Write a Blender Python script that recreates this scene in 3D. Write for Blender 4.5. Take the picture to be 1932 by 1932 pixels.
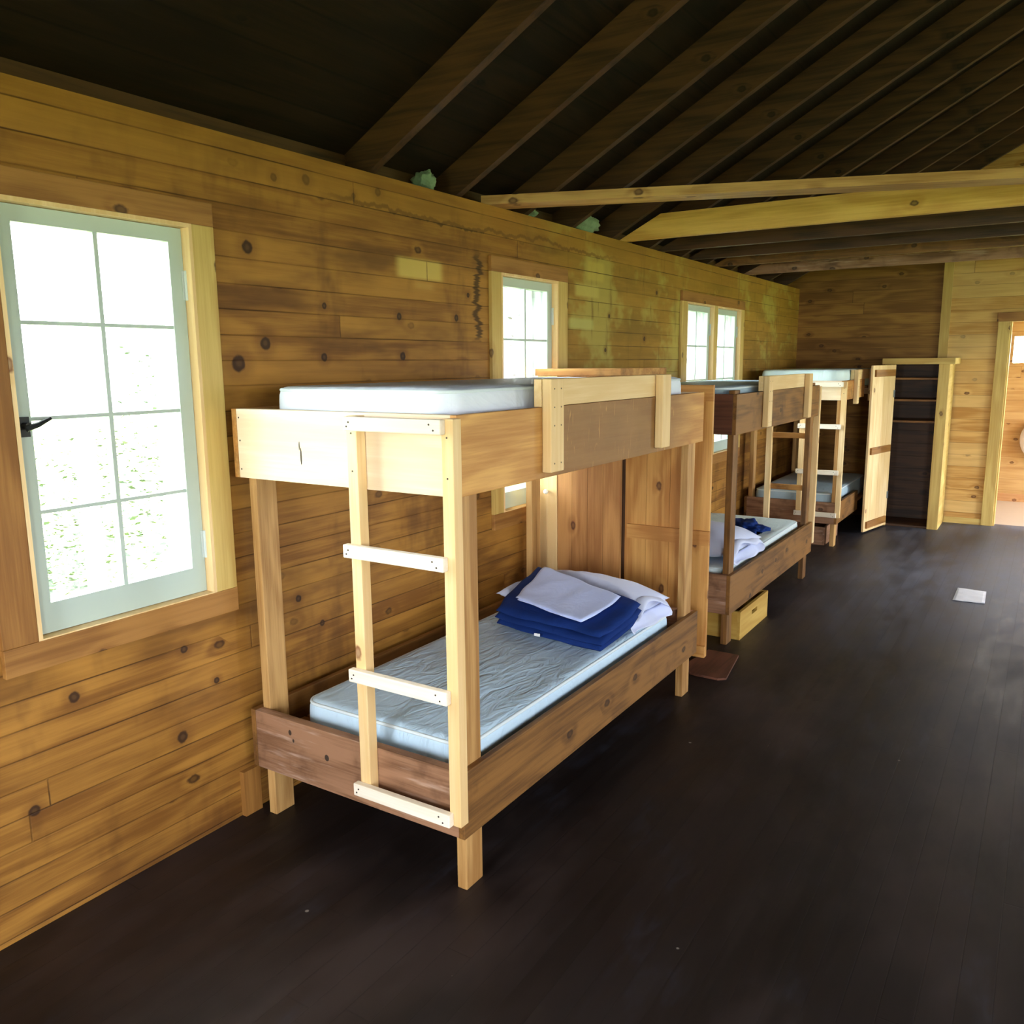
import bpy, bmesh, math, random
from mathutils import Vector, Matrix, noise as mnoise

for o in list(bpy.data.objects):
    bpy.data.objects.remove(o, do_unlink=True)
SC = bpy.context.scene
COL = SC.collection

# ------------------------------------------------------------------ camera
cam_d = bpy.data.cameras.new('camera')
cam = bpy.data.objects.new('camera', cam_d)
COL.objects.link(cam)
F_PX, YAW, PITCH, ROLL = 1586.675, -0.568912, 0.174545, -0.008771
cam_d.sensor_fit = 'HORIZONTAL'
cam_d.sensor_width = 36.0
cam_d.lens = 36.0 * F_PX / 1932.0
cam_d.clip_start, cam_d.clip_end = 0.05, 200
cy_, sy_, cp_, sp_ = math.cos(YAW), math.sin(YAW), math.cos(PITCH), math.sin(PITCH)
fwd = Vector((sy_ * cp_, cy_ * cp_, -sp_))
rgt = Vector((cy_, -sy_, 0))
upv = rgt.cross(fwd)
r2 = rgt * math.cos(ROLL) + upv * math.sin(ROLL)
u2 = upv * math.cos(ROLL) - rgt * math.sin(ROLL)
M = Matrix((r2, u2, -fwd)).transposed().to_4x4()
M.translation = Vector((2.401412, -1.912023, 1.640557))
cam.matrix_world = M
SC.camera = cam

# ------------------------------------------------------------------ world, exposure
world = bpy.data.worlds.new('daylight')
SC.world = world
world.use_nodes = True
bg = world.node_tree.nodes['Background']
bg.inputs[0].default_value = (0.90, 0.955, 1.0, 1)
bg.inputs[1].default_value = 9.0
SC.view_settings.view_transform = 'Standard'
SC.view_settings.look = 'None'
SC.view_settings.gamma = 1.0
SC.view_settings.exposure = 1.92
SC.view_settings.use_curve_mapping = False
SC.cycles.use_denoising = True
SC.cycles.diffuse_bounces = 5
SC.cycles.max_bounces = 10
SC.cycles.sample_clamp_indirect = 8.0


def portal(name, loc, facing, w, h):
    """daylight portal in a window opening (light sampling hint, gives off nothing itself)"""
    d = bpy.data.lights.new(name, 'AREA')
    d.shape = 'RECTANGLE'
    d.size, d.size_y = w, h
    d.cycles.is_portal = True
    o = bpy.data.objects.new(name, d)
    COL.objects.link(o)
    o.location = loc
    o.rotation_euler = Vector(facing).to_track_quat('-Z', 'Y').to_euler()
    return o


ROOM_W, BACK_Y, REAR_Y, WALL_H, SLOPE = 5.2, 7.64, -3.6, 2.405, 0.55
for (y0, y1) in ((-2.9, -2.28), (-.70, -.085), (1.735, 2.318), (4.30, 4.91), (4.98, 5.605)):
    portal('portal_left', (-0.16, (y0 + y1) / 2, 1.48), (1, 0, 0), y1 - y0, 1.2)
RIGHT_OPEN = ((-2.7, -2.08, .87, 2.09), (-1.0, -.38, .87, 2.09), (1.73, 2.32, .87, 2.09), (4.3, 4.91, .87, 2.09), (5.9, 6.8, 0.02, 2.02))  # all unseen; the last is a doorway added to brighten the far floor
for (y0, y1, z0, z1) in RIGHT_OPEN:
    portal('portal_right', (ROOM_W + .16, (y0 + y1) / 2, (z0 + z1) / 2), (-1, 0, 0), y1 - y0, z1 - z0)
REAR_FILL_OPEN = ((0.7, 1.6, .87, 2.09), (3.4, 4.3, 0.02, 2.05))  # unseen rear openings, added to let fill light onto camera-facing boards
for (x0, x1, z0, z1) in REAR_FILL_OPEN:
    portal('portal_rear', ((x0 + x1) / 2, REAR_Y - .16, (z0 + z1) / 2), (0, 1, 0), x1 - x0, z1 - z0)


# ------------------------------------------------------------------ node helpers
class NT:
    def __init__(self, name):
        self.mat = bpy.data.materials.new(name)
        self.mat.use_nodes = True
        self.t = self.mat.node_tree
        self.t.nodes.clear()
        self.out = self.t.nodes.new('ShaderNodeOutputMaterial')

    def n(self, typ, **kw):
        nd = self.t.nodes.new(typ)
        for k, v in kw.items():
            setattr(nd, k, v)
        return nd

    def set(self, sock, v):
        if hasattr(v, 'is_output') or isinstance(v, bpy.types.NodeSocket):
            self.t.links.new(v, sock)
        elif isinstance(v, (tuple, list)):
            if len(v) == 3 and sock.type == 'RGBA':
                v = (*v, 1)
            sock.default_value = v
        else:
            sock.default_value = v

    def m(self, op, a, b=0.0, c=None, clamp=False):
        nd = self.n('ShaderNodeMath', operation=op, use_clamp=clamp)
        self.set(nd.inputs[0], a)
        self.set(nd.inputs[1], b)
        if c is not None:
            self.set(nd.inputs[2], c)
        return nd.outputs[0]

    def add(self, a, b): return self.m('ADD', a, b)
    def sub(self, a, b): return self.m('SUBTRACT', a, b)
    def mul(self, a, b): return self.m('MULTIPLY', a, b)

    def ss(self, v, e0, e1):
        nd = self.n('ShaderNodeMapRange', interpolation_type='SMOOTHSTEP')
        if e0 <= e1:
            lo, hi, t0, t1 = e0, e1, 0.0, 1.0
        else:
            lo, hi, t0, t1 = e1, e0, 1.0, 0.0
        self.set(nd.inputs['Value'], v)
        nd.inputs['From Min'].default_value = lo
        nd.inputs['From Max'].default_value = hi
        nd.inputs['To Min'].default_value = t0
        nd.inputs['To Max'].default_value = t1
        return nd.outputs[0]

    def obj(self):
        return self.n('ShaderNodeTexCoord').outputs['Object']

    def sep(self, v):
        nd = self.n('ShaderNodeSeparateXYZ')
        self.set(nd.inputs[0], v)
        return nd.outputs

    def comb(self, x, y, z):
        nd = self.n('ShaderNodeCombineXYZ')
        for i, v in enumerate((x, y, z)):
            self.set(nd.inputs[i], v)
        return nd.outputs[0]

    def vadd(self, a, b, op='ADD'):
        nd = self.n('ShaderNodeVectorMath', operation=op)
        self.set(nd.inputs[0], a)
        self.set(nd.inputs[1], b)
        return nd.outputs[0]

    def noise(self, v, scale, detail=2.0, rough=.5, dist=0.0):
        nd = self.n('ShaderNodeTexNoise')
        self.set(nd.inputs['Vector'], v)
        nd.inputs['Scale'].default_value = scale
        nd.inputs['Detail'].default_value = detail
        nd.inputs['Roughness'].default_value = rough
        nd.inputs['Distortion'].default_value = dist
        return nd.outputs['Fac']

    def vor(self, v, scale, dim='3D'):
        nd = self.n('ShaderNodeTexVoronoi', voronoi_dimensions=dim)
        self.set(nd.inputs['Vector'], v)
        nd.inputs['Scale'].default_value = scale
        return nd.outputs['Distance'], nd.outputs['Color']

    def white(self, v):
        nd = self.n('ShaderNodeTexWhiteNoise', noise_dimensions='3D')
        self.set(nd.inputs['Vector'], v)
        return nd.outputs['Value']

    def mix(self, f, a, b, blend='MIX'):
        nd = self.n('ShaderNodeMix', data_type='RGBA', blend_type=blend)
        self.set(nd.inputs[0], f)
        self.set(nd.inputs[6], a)
        self.set(nd.inputs[7], b)
        return nd.outputs[2]

    def ramp(self, f, stops):
        nd = self.n('ShaderNodeValToRGB')
        self.set(nd.inputs[0], f)
        cr = nd.color_ramp
        while len(cr.elements) < len(stops):
            cr.elements.new(.5)
        for e, (p, c) in zip(cr.elements, stops):
            e.position = p
            e.color = (*c, 1)
        return nd.outputs[0]

    def bsdf(self, color, rough=.5, bump=None, bstr=.3, bdist=.002, spec=.35, metal=0.0, sheen=0.0):
        b = self.n('ShaderNodeBsdfPrincipled')
        self.set(b.inputs['Base Color'], color)
        self.set(b.inputs['Roughness'], rough)
        b.inputs['Specular IOR Level'].default_value = spec
        b.inputs['Metallic'].default_value = metal
        if sheen:
            b.inputs['Sheen Weight'].default_value = sheen
        if bump is not None:
            bp = self.n('ShaderNodeBump')
            bp.inputs['Strength'].default_value = bstr
            bp.inputs['Distance'].default_value = bdist
            self.set(bp.inputs['Height'], bump)
            self.t.links.new(bp.outputs[0], b.inputs['Normal'])
        self.t.links.new(b.outputs[0], self.out.inputs[0])
        return b


def lin(r, g, b):
    def f(c):
        c /= 255.0
        return c / 12.92 if c <= .04045 else ((c + .055) / 1.055) ** 2.4
    return (f(r), f(g), f(b))


def grain_coords(t, p, axis, along, across):
    s = [across] * 3
    s[axis] = along
    return t.vadd(p, tuple(s), 'MULTIPLY')


def wood_color(t, p, axis, light, dark, knot, knots, contrast=1.0, band=1.0):
    """grain + broad bands + knots; returns colour and a height"""
    warp = t.noise(grain_coords(t, p, axis, .9, 5.0), 1.0, 2.0)
    sp = t.sep(p)
    o1, o2 = [i for i in range(3) if i != axis]
    kv = t.comb(t.mul(sp[axis], 3.6), t.mul(t.add(sp[o1], sp[o2]), 5.6), 0.0)
    kd, kc = t.vor(kv, 1.0, '2D')
    gate = t.m('GREATER_THAN', t.sep(kc)[0], 1.0 - knots * .75)
    near = t.mul(t.ss(kd, .30, .06), gate)
    core = t.mul(t.ss(t.add(kd, t.mul(t.sub(t.noise(p, 38.0, 3.0), .5), .09)), .105, .055), gate)
    heart = t.mul(t.ss(kd, .07, .02), gate)
    fine = t.noise(grain_coords(t, p, axis, 2.2, 62.0), 1.0, 4.0, .7)
    ph = t.add(t.mul(warp, 34.0), t.mul(near, 3.5))
    ring = t.m('ADD', t.mul(t.m('SINE', ph), .5), .5)
    v = t.add(t.mul(fine, .78 * contrast), t.mul(ring, .20 * contrast))
    v = t.add(v, t.mul(t.sub(warp, .5), .75 * band))
    v = t.sub(v, t.mul(near, .06))
    f = t.ss(v, .22, .80)
    col = t.mix(f, dark, light)
    col = t.mix(t.mul(core, .92), col, knot)
    col = t.mix(t.mul(heart, .22), col, light)
    return col, fine


_wc = {}


def W(kind, axis):
    """wood for separate boards: kind picks the timber, axis the grain direction"""
    key = (kind, axis)
    if key in _wc:
        return _wc[key]
    P = {
        'new':   (lin(242, 216, 168), lin(220, 184, 128), lin(120, 70, 40), .25, .8),
        'pale':  (lin(246, 230, 206), lin(226, 200, 166), lin(150, 105, 75), .25, .8),
        'bare':  (lin(246, 238, 224), lin(226, 212, 190), lin(140, 110, 85), .1, .8),
        'honey': (lin(206, 156, 88), lin(166, 110, 52), lin(78, 44, 22), .5, 1.0),
        'post':  (lin(198, 156, 98), lin(150, 106, 56), lin(80, 48, 26), .35, 1.1),
        'aged':  (lin(136, 94, 46), lin(84, 54, 24), lin(44, 26, 14), .5, 1.2),
        'scuff': (lin(156, 116, 88), lin(104, 70, 46), lin(46, 28, 20), .5, 1.3),
        'red':   (lin(104, 62, 44), lin(66, 38, 26), lin(30, 18, 14), .4, 1.2),
        'door':  (lin(206, 154, 86), lin(170, 114, 56), lin(84, 46, 28), .4, 1.0),
        'panel': (lin(188, 136, 80), lin(148, 98, 54), lin(74, 38, 26), .45, 1.0),
        'trim':  (lin(210, 182, 108), lin(182, 148, 78), lin(90, 58, 32), .3, .9),
        'trimd': (lin(164, 116, 58), lin(128, 84, 36), lin(62, 38, 20), .5, 1.0),
        'tie':   (lin(236, 194, 104), lin(204, 154, 72), lin(60, 36, 18), .45, 1.0),
        'dark':  (lin(84, 56, 34), lin(46, 30, 19), lin(24, 15, 9), .4, 1.2),
        'crate': (lin(206, 170, 88), lin(178, 138, 60), lin(120, 80, 40), .15, .7),
        'annex': (lin(200, 160, 116), lin(178, 132, 88), lin(110, 70, 44), .5, 1.0),
    }[kind]
    t = NT('wood_%s_%s' % (kind, 'xyz'[axis]))
    r = random.Random(sum(map(ord, kind)) + axis)
    p = t.vadd(t.obj(), (r.uniform(-9, 9), r.uniform(-9, 9), r.uniform(-9, 9)))
    col, h = wood_color(t, p, axis, P[0], P[1], P[2], P[3], P[4])
    if kind in ('aged', 'scuff', 'honey', 'red'):       # handling wear and grime
        w = t.noise(t.obj(), 5.0, 4.0, .65)
        col = t.mix(t.mul(t.ss(w, .5, .72), .55), col, lin(70, 44, 26))
    if kind == 'scuff':
        w = t.noise(grain_coords(t, p, axis, 3.0, 30.0), 1.0, 3.0, .7)
        col = t.mix(t.mul(t.ss(w, .55, .75), .6), col, lin(196, 168, 150))
    t.bsdf(col, .55, h, .25, .0012)
    _wc[key] = t.mat
    return t.mat


def mat_rail_worn():
    """upper rail of the first bunk: clear honey end, grimy scratched middle"""
    t = NT('wood_worn_rail')
    p = t.obj()
    col, h = wood_color(t, t.vadd(p, (3.1, 1.7, 5.2)), 1, lin(216, 164, 92), lin(176, 120, 58), lin(70, 44, 26), .6)
    s = t.sep(t.vadd(p, (0, 1.0, 0)))
    n = t.noise(p, 3.5, 4.0, .6)
    mask = t.mul(t.ss(t.add(s[1], t.mul(t.sub(n, .5), .3)), .36, .62), t.ss(s[1], 1.98, 1.5))
    col = t.mix(t.mul(mask, .8), col, t.mix(n, lin(84, 58, 30), lin(146, 100, 54)))
    sc = t.noise(grain_coords(t, t.vadd(p, (0, 0, 0)), 2, 9.0, 60.0), 1.0, 2.0, .6, 1.2)
    col = t.mix(t.mul(t.mul(mask, t.ss(sc, .64, .72)), .55), col, lin(206, 152, 82))
    t.bsdf(col, .55, h, .25, .0012)
    return t.mat


def planks(t, p, run, up, w, phase, length, gap=.018):
    """board index, per-board random, seam mask; run = grain axis, up = axis across the boards"""
    s = t.sep(p)
    q = t.m('DIVIDE', t.sub(s[up], phase), w)
    idx = t.m('FLOOR', q)
    fr = t.m('FRACT', q)
    rnd = t.white(t.comb(idx, 3.7, 1.3))
    y = t.m('DIVIDE', t.add(s[run], t.mul(rnd, 7.3)), length)
    seg = t.m('FLOOR', y)
    fy = t.m('FRACT', y)
    rnd2 = t.white(t.comb(idx, seg, 9.1))
    e = t.m('ABSOLUTE', t.sub(fr, .5))
    seam = t.ss(e, .5 - gap * 2.2, .5 - gap * .35)
    ey = t.m('ABSOLUTE', t.sub(fy, .5))
    joint = t.ss(ey, .5 - .0035 / length, .5 - .001 / length)
    m = t.m('MAXIMUM', seam, joint)
    off = t.comb(t.mul(rnd2, 13.0), t.mul(rnd2, 29.0), t.mul(rnd2, 47.0))
    return t.vadd(p, off), rnd2, m, s


def mat_wall_left():
    t = NT('old_pine_boards_left')
    p = t.obj()
    pw, rnd, seam, s = planks(t, p, 1, 2, .0866, 1.747, 4.4)
    col, h = wood_color(t, pw, 1, lin(172, 122, 53), lin(120, 77, 30), lin(52, 30, 14), .34)
    col = t.mix(t.mul(t.ss(rnd, .0, 1.0), .45), col, t.mix(rnd, lin(120, 74, 28), lin(178, 128, 54)))
    # grime clouds along the boards
    g = t.noise(grain_coords(t, p, 1, 1.1, 4.5), 1.0, 4.0, .6)
    col = t.mix(t.mul(t.ss(g, .47, .70), .7), col, lin(84, 50, 22))
    g2 = t.noise(grain_coords(t, p, 2, 1.5, 3.2), 1.0, 4.0, .65)
    col = t.mix(t.mul(t.ss(g2, .53, .72), .55), col, lin(80, 48, 22))
    # weathered, olive blotches on the stretch past the second window
    far = t.mul(t.ss(s[1], 1.9, 2.7), t.ss(s[2], .9, 1.5))
    n2 = t.noise(grain_coords(t, p, 1, 1.6, 2.3), 1.0, 4.0, .62)
    v2 = t.noise(grain_coords(t, p, 2, 1.2, 9.0), 1.0, 4.0, .65)
    col = t.mix(t.mul(far, .45), col, lin(160, 130, 44))
    col = t.mix(t.mul(far, t.mul(t.ss(n2, .5, .62), .75)), col, lin(178, 162, 82))
    col = t.mix(t.mul(far, t.mul(t.ss(v2, .56, .72), .6)), col, lin(96, 64, 22))
    # the larger knots
    kd = 9.0
    flat = t.comb(0.0, s[1], s[2])
    wob = t.mul(t.sub(t.noise(flat, 45.0, 2.0), .5), .5)
    for (ky, kz, kr) in ((.153, 2.047, .024), (.085, 1.649, .030), (.21, 1.72, .024), (.512, 1.867, .013), (.956, 1.845, .016),
                         (1.372, 1.855, .017), (.499, 1.672, .017), (.972, 1.677, .019), (.29, 2.30, .015), (.446, 2.318, .020),
                         (.846, 2.336, .018), (-.607, .666, .018), (-.252, .398, .022), (-.757, .368, .018), (-.22, .70, .014),
                         (.70, 2.30, .012), (1.47, 1.965, .012), (.30, .75, .015), (.62, .86, .014), (.42, .62, .014), (-.10, .55, .012),
                         (2.95, 1.72, .014), (3.55, 1.80, .016), (3.0, 1.93, .013), (3.75, 2.12, .014)):
        dd = t.n('ShaderNodeVectorMath', operation='DISTANCE')
        t.set(dd.inputs[0], flat)
        dd.inputs[1].default_value = (0.0, ky, kz)
        kd = t.m('MINIMUM', t.m('DIVIDE', dd.outputs['Value'], kr), kd)
    kd = t.add(kd, wob)
    col = t.mix(t.mul(t.ss(kd, 3.2, 1.0), .45), col, lin(104, 64, 26))
    col = t.mix(t.mul(t.ss(kd, 1.15, .75), .92), col, lin(50, 30, 18))
    col = t.mix(t.mul(t.ss(kd, .6, .2), .22), col, lin(126, 92, 50))
    # old rectangular patches where something was taken down
    def rect(y0, y1, z0, z1, f=.03):
        a = t.mul(t.ss(s[1], y0 - f, y0 + f), t.ss(s[1], y1 + f, y1 - f))
        b = t.mul(t.ss(s[2], z0 - f * .4, z0 + f * .4), t.ss(s[2], z1 + f * .4, z1 - f * .4))
        return t.mul(a, b)
    col = t.mix(t.mul(rect(.955, 1.265, 2.012, 2.095), .85), col, lin(206, 178, 96))
    col = t.mix(t.mul(rect(1.07, 1.2, 1.97, 2.0), .35), col, lin(196, 160, 84))
    col = t.mix(t.mul(rect(2.55, 2.85, 2.03, 2.10), .75), col, lin(196, 178, 96))
    col = t.mix(t.mul(rect(2.48, 2.78, 1.84, 1.90), .8), col, lin(186, 180, 106))
    col = t.mix(t.mul(rect(2.70, 2.92, 2.13, 2.24), .6), col, lin(196, 172, 84))
    # water line dripping beside the second window and along the top board
    zz = t.noise(t.comb(2.3, 4.1, t.mul(s[2], 11.0)), 1.0, 5.0, .75)
    d = t.m('ABSOLUTE', t.sub(s[1], t.add(1.545, t.mul(t.sub(zz, .5), .28))))
    drip = t.mul(t.ss(d, .034, .010), t.mul(t.ss(s[2], 1.74, 1.78), t.ss(s[2], 2.2, 2.12)))
    col = t.mix(t.mul(drip, .85), col, lin(52, 34, 14))
    nt = t.noise(t.comb(0.7, t.mul(s[1], 2.6), 0), 1.0, 5.0, .68)
    dz = t.m('ABSOLUTE', t.sub(s[2], t.add(2.285, t.mul(t.sub(nt, .5), .16))))
    tl = t.mul(t.ss(dz, .013, .004), t.mul(t.ss(s[1], .45, .7), t.ss(s[1], 3.4, 2.6)))
    col = t.mix(t.mul(tl, .75), col, lin(58, 40, 16))
    above = t.mul(t.ss(s[2], 2.26, 2.275), .35)
    col = t.mix(above, col, lin(168, 120, 52))
    sv = t.noise(grain_coords(t, p, 1, 1.3, 9.0), 1.0, 3.0, .6)
    col = t.mix(t.mul(seam, t.add(.22, t.mul(t.ss(sv, .4, .65), .6))), col, lin(52, 30, 12))
    hh = t.sub(t.mul(h, .25), seam)
    t.bsdf(col, .6, hh, .5, .003, spec=.25)
    return t.mat


def mat_wall_back():
    t = NT('pine_boards_back')
    p = t.obj()
    pw, rnd, seam, s = planks(t, p, 0, 2, .118, 2.0, 6.5, .01)
    col, h = wood_color(t, pw, 0, lin(164, 120, 56), lin(116, 78, 32), lin(50, 30, 15), .4)
    right = t.ss(s[0], 1.43, 1.44)
    cr, h2 = wood_color(t, pw, 0, lin(214, 172, 104), lin(176, 128, 64), lin(80, 44, 26), .45)
    cr = t.mix(t.mul(t.m('GREATER_THAN', rnd, .6), .4), cr, lin(222, 190, 128))
    col = t.mix(t.mul(rnd, .35), col, lin(92, 62, 26))
    col = t.mix(right, col, cr)
    col = t.mix(t.mul(seam, .6), col, lin(60, 36, 16))
    t.bsdf(col, .6, t.sub(t.mul(h, .25), seam), .4, .003, spec=.25)
    return t.mat


def mat_wall_plain(run):
    t = NT('pine_boards_' + 'xy'[run])
    p = t.obj()
    pw, rnd, seam, s = planks(t, p, run, 2, .0866, 1.747, 2.6)
    col, h = wood_color(t, pw, run, lin(176, 124, 58), lin(140, 92, 38), lin(66, 38, 18), .33)
    col = t.mix(t.mul(seam, .7), col, lin(52, 30, 12))
    t.bsdf(col, .6, t.sub(t.mul(h, .25), seam), .4, .003, spec=.25)
    return t.mat


def mat_annex():
    t = NT('orange_pine_boards')
    p = t.obj()
    pw, rnd, seam, s = planks(t, p, 0, 2, .13, 0.0, 3.1, .01)
    col, h = wood_color(t, pw, 0, lin(200, 170, 118), lin(178, 142, 90), lin(100, 66, 40), .5)
    col = t.mix(t.mul(seam, .4), col, lin(110, 60, 30))
    t.bsdf(col, .6, t.sub(t.mul(h, .25), seam), .4, .003)
    return t.mat


def mat_roof():
    t = NT('dark_roof_boards')
    p = t.obj()
    s = t.sep(p)
    q = t.m('DIVIDE', s[0], .16)
    e = t.m('ABSOLUTE', t.sub(t.m('FRACT', q), .5))
    rnd = t.white(t.comb(t.m('FLOOR', q), 0, 0))
    seam = t.ss(e, .46, .495)
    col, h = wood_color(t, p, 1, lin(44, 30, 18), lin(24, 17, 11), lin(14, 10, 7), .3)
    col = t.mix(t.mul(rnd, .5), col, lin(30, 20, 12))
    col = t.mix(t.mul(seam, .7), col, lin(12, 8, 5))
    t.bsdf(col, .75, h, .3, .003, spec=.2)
    return t.mat


def mat_floor():
    t = NT('dark_stained_floor')
    p = t.obj()
    pw, rnd, seam, s = planks(t, p, 1, 0, .083, 0.0, 3.3, .012)
    fine = t.noise(grain_coords(t, pw, 1, 1.6, 60.0), 1.0, 3.0, .65)
    wear = t.noise(grain_coords(t, p, 1, .8, 1.5), 1.0, 4.0, .6)
    col = t.mix(t.mul(fine, .9), lin(9, 6, 5), lin(28, 18, 16))
    col = t.mix(t.mul(rnd, .45), col, lin(30, 22, 22))
    w2 = t.noise(grain_coords(t, p, 1, 2.0, 7.0), 1.0, 4.0, .7)
    col = t.mix(t.mul(t.ss(wear, .46, .7), .55), col, t.mix(w2, lin(40, 27, 24), lin(70, 58, 56)))
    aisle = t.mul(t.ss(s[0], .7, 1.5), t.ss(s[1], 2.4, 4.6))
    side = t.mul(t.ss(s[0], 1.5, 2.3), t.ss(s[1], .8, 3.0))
    dust_sheen = t.m('MAXIMUM', t.mul(aisle, .8), t.mul(side, .28))  # floor dust plus window light painted in as a blue-grey tint
    col = t.mix(t.mul(dust_sheen, t.add(.35, t.mul(t.ss(w2, .3, .7), .6))), col, lin(98, 102, 118))
    w3 = t.noise(grain_coords(t, t.vadd(p, (5.0, 2.0, 0)), 1, .9, 3.0), 1.0, 5.0, .7)
    col = t.mix(t.mul(t.ss(w3, .55, .75), .5), col, lin(52, 56, 70))
    # lint and paint specks
    d, c = t.vor(p, 7.0)
    spk = t.mul(t.ss(d, .05, .03), t.m('GREATER_THAN', t.sep(c)[1], .86))
    col = t.mix(t.mul(spk, .6), col, lin(150, 140, 130))
    col = t.mix(t.mul(seam, .35), col, lin(9, 6, 5))
    rough = t.add(.30, t.mul(w2, .42))
    t.bsdf(col, rough, t.sub(t.mul(fine, .3), t.mul(seam, .35)), .3, .002, spec=.32)
    return t.mat


def mat_plain(name, c, rough=.5, spec=.4, metal=0.0, var=.06, nscale=9.0):
    t = NT(name)
    n = t.noise(t.obj(), nscale, 3.0)
    col = t.mix(t.mul(n, var * 4), c, tuple(x * .72 for x in c))
    t.bsdf(col, rough, n, .1, .001, spec=spec, metal=metal)
    return t.mat


def mat_cloth(name, c, c2, wr=.6, scale=7.0, rough=.85, stretch=None, sheen=.15):
    t = NT(name)
    p = t.obj()
    n = t.noise(p, scale, 3.0, .55, .6)
    q = p if stretch is None else t.vadd(p, stretch, 'MULTIPLY')
    w = t.noise(q, scale * .8, 4.0, .6, 1.2)
    col = t.mix(t.mul(n, .8), c, c2)
    fine = t.noise(p, 420.0, 1.0)
    hgt = t.add(t.mul(w, 1.0), t.mul(fine, .03))
    t.bsdf(col, rough, hgt, wr, .012, spec=.15, sheen=sheen)
    return t.mat


def mat_vinyl(name, c, c2, wr=.35, stretch=(3.2, 1.2, 1.0)):
    t = NT(name)
    p = t.obj()
    n = t.noise(p, 2.2, 3.0, .5)
    w = t.noise(t.vadd(p, stretch, 'MULTIPLY'), 5.0, 3.0, .55, 1.6)
    w2 = t.noise(p, 1.6, 1.0)
    col = t.mix(n, c, c2)
    t.bsdf(col, .55, t.mul(w, t.add(.35, t.mul(t.ss(w2, .35, .6), .65))), wr, .022, spec=.3)
    return t.mat


def mat_glass():
    t = NT('window_glass')
    tr = t.n('ShaderNodeBsdfTransparent')
    tr.inputs[0].default_value = (.96, .98, .97, 1)
    gl = t.n('ShaderNodeBsdfGlossy')
    gl.inputs['Roughness'].default_value = .02
    fr = t.n('ShaderNodeFresnel')
    fr.inputs[0].default_value = 1.45
    nz = t.noise(t.obj(), 5.0, 2.0)
    mx = t.n('ShaderNodeMixShader')
    t.set(mx.inputs[0], t.m('MULTIPLY', fr.outputs[0], t.add(.7, t.mul(nz, .3)), clamp=True))
    t.t.links.new(tr.outputs[0], mx.inputs[1])
    t.t.links.new(gl.outputs[0], mx.inputs[2])
    t.t.links.new(mx.outputs[0], t.out.inputs[0])
    return t.mat


def mat_paper():
    t = NT('frosted_sheet')
    n = t.noise(t.obj(), 14.0, 3.0)
    t.bsdf(t.mix(n, lin(226, 228, 238), lin(186, 190, 204)), .35, n, .3, .003, spec=.5)
    return t.mat


MT = dict(
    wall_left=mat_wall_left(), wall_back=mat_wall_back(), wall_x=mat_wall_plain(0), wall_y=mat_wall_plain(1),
    annex=mat_annex(), roof=mat_roof(), floor=mat_floor(), glass=mat_glass(), rail_worn=mat_rail_worn(),
    sash=mat_plain('grey_green_sash_paint', lin(182, 198, 190), .45),
    storm=mat_plain('white_storm_paint', lin(235, 238, 240), .5),
    steel=mat_plain('dull_steel', lin(150, 156, 156), .4, metal=.7),
    hinge=mat_plain('painted_hinge', lin(200, 208, 204), .5),
    iron=mat_plain('dark_iron', lin(44, 46, 46), .45, metal=.5),
    nail=mat_plain('rusty_nail', lin(60, 46, 36), .7),
    knob=mat_plain('white_knob', lin(236, 234, 226), .3),
    cover_white=mat_vinyl('white_mattress_cover', lin(232, 238, 248), lin(214, 224, 240), .4, (2.5, 1.0, 1.0)),
    cover_blue=mat_vinyl('pale_blue_mattress', lin(198, 221, 238), lin(178, 206, 230), .8),
    cover_aqua=mat_vinyl('aqua_mattress', lin(222, 240, 244), lin(206, 228, 232), .3),
    cover_mint=mat_vinyl('mint_white_mattress', lin(214, 228, 232), lin(194, 212, 216), .4),
    cover_grey=mat_vinyl('grey_mattress', lin(176, 196, 208), lin(150, 174, 190), .3),
    piping=mat_plain('pale_piping', lin(214, 226, 232), .6, var=.03),
    pillow=mat_cloth('white_pillowcase', lin(214, 220, 244), lin(194, 204, 234), .45, 6.0),
    navy=mat_cloth('navy_blanket', lin(24, 54, 122), lin(13, 35, 88), .6, 9.0, sheen=0.0),
    towel=mat_cloth('lavender_white_sheet', lin(200, 213, 252), lin(182, 197, 244), .5, 8.0),
    tag=mat_plain('white_tag', lin(225, 228, 232), .7),
    insul=mat_cloth('green_insulation', lin(150, 176, 154), lin(104, 128, 106), 1.0, 16.0),
    paper=mat_paper(),
    white=mat_plain('white_enamel', lin(226, 226, 232), .35),
    ground=mat_plain('outdoor_ground', lin(158, 172, 100), .9, var=.15, nscale=1.5),
    leaf=mat_plain('leaf', lin(62, 76, 58), .7, var=.15, nscale=3.0),
    postw=mat_plain('white_post_paint', lin(236, 238, 238), .6),
)


# ------------------------------------------------------------------ mesh helpers
def bx(bm, x0, x1, y0, y1, z0, z1, mi=0, off=(0, 0, 0), rot=None, piv=(0, 0, 0)):
    vs = []
    for x in (x0, x1):
        for y in (y0, y1):
            for z in (z0, z1):
                v = Vector((x, y, z))
                if rot is not None:
                    v = Vector(piv) + rot @ (v - Vector(piv))
                vs.append(bm.verts.new(v - Vector(off)))
    idx = ((0, 1, 3, 2), (4, 6, 7, 5), (0, 4, 5, 1), (2, 3, 7, 6), (0, 2, 6, 4), (1, 5, 7, 3))
    fs = []
    for f in idx:
        fc = bm.faces.new([vs[i] for i in f])
        fc.material_index = mi
        fs.append(fc)
    return vs, fs


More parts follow.
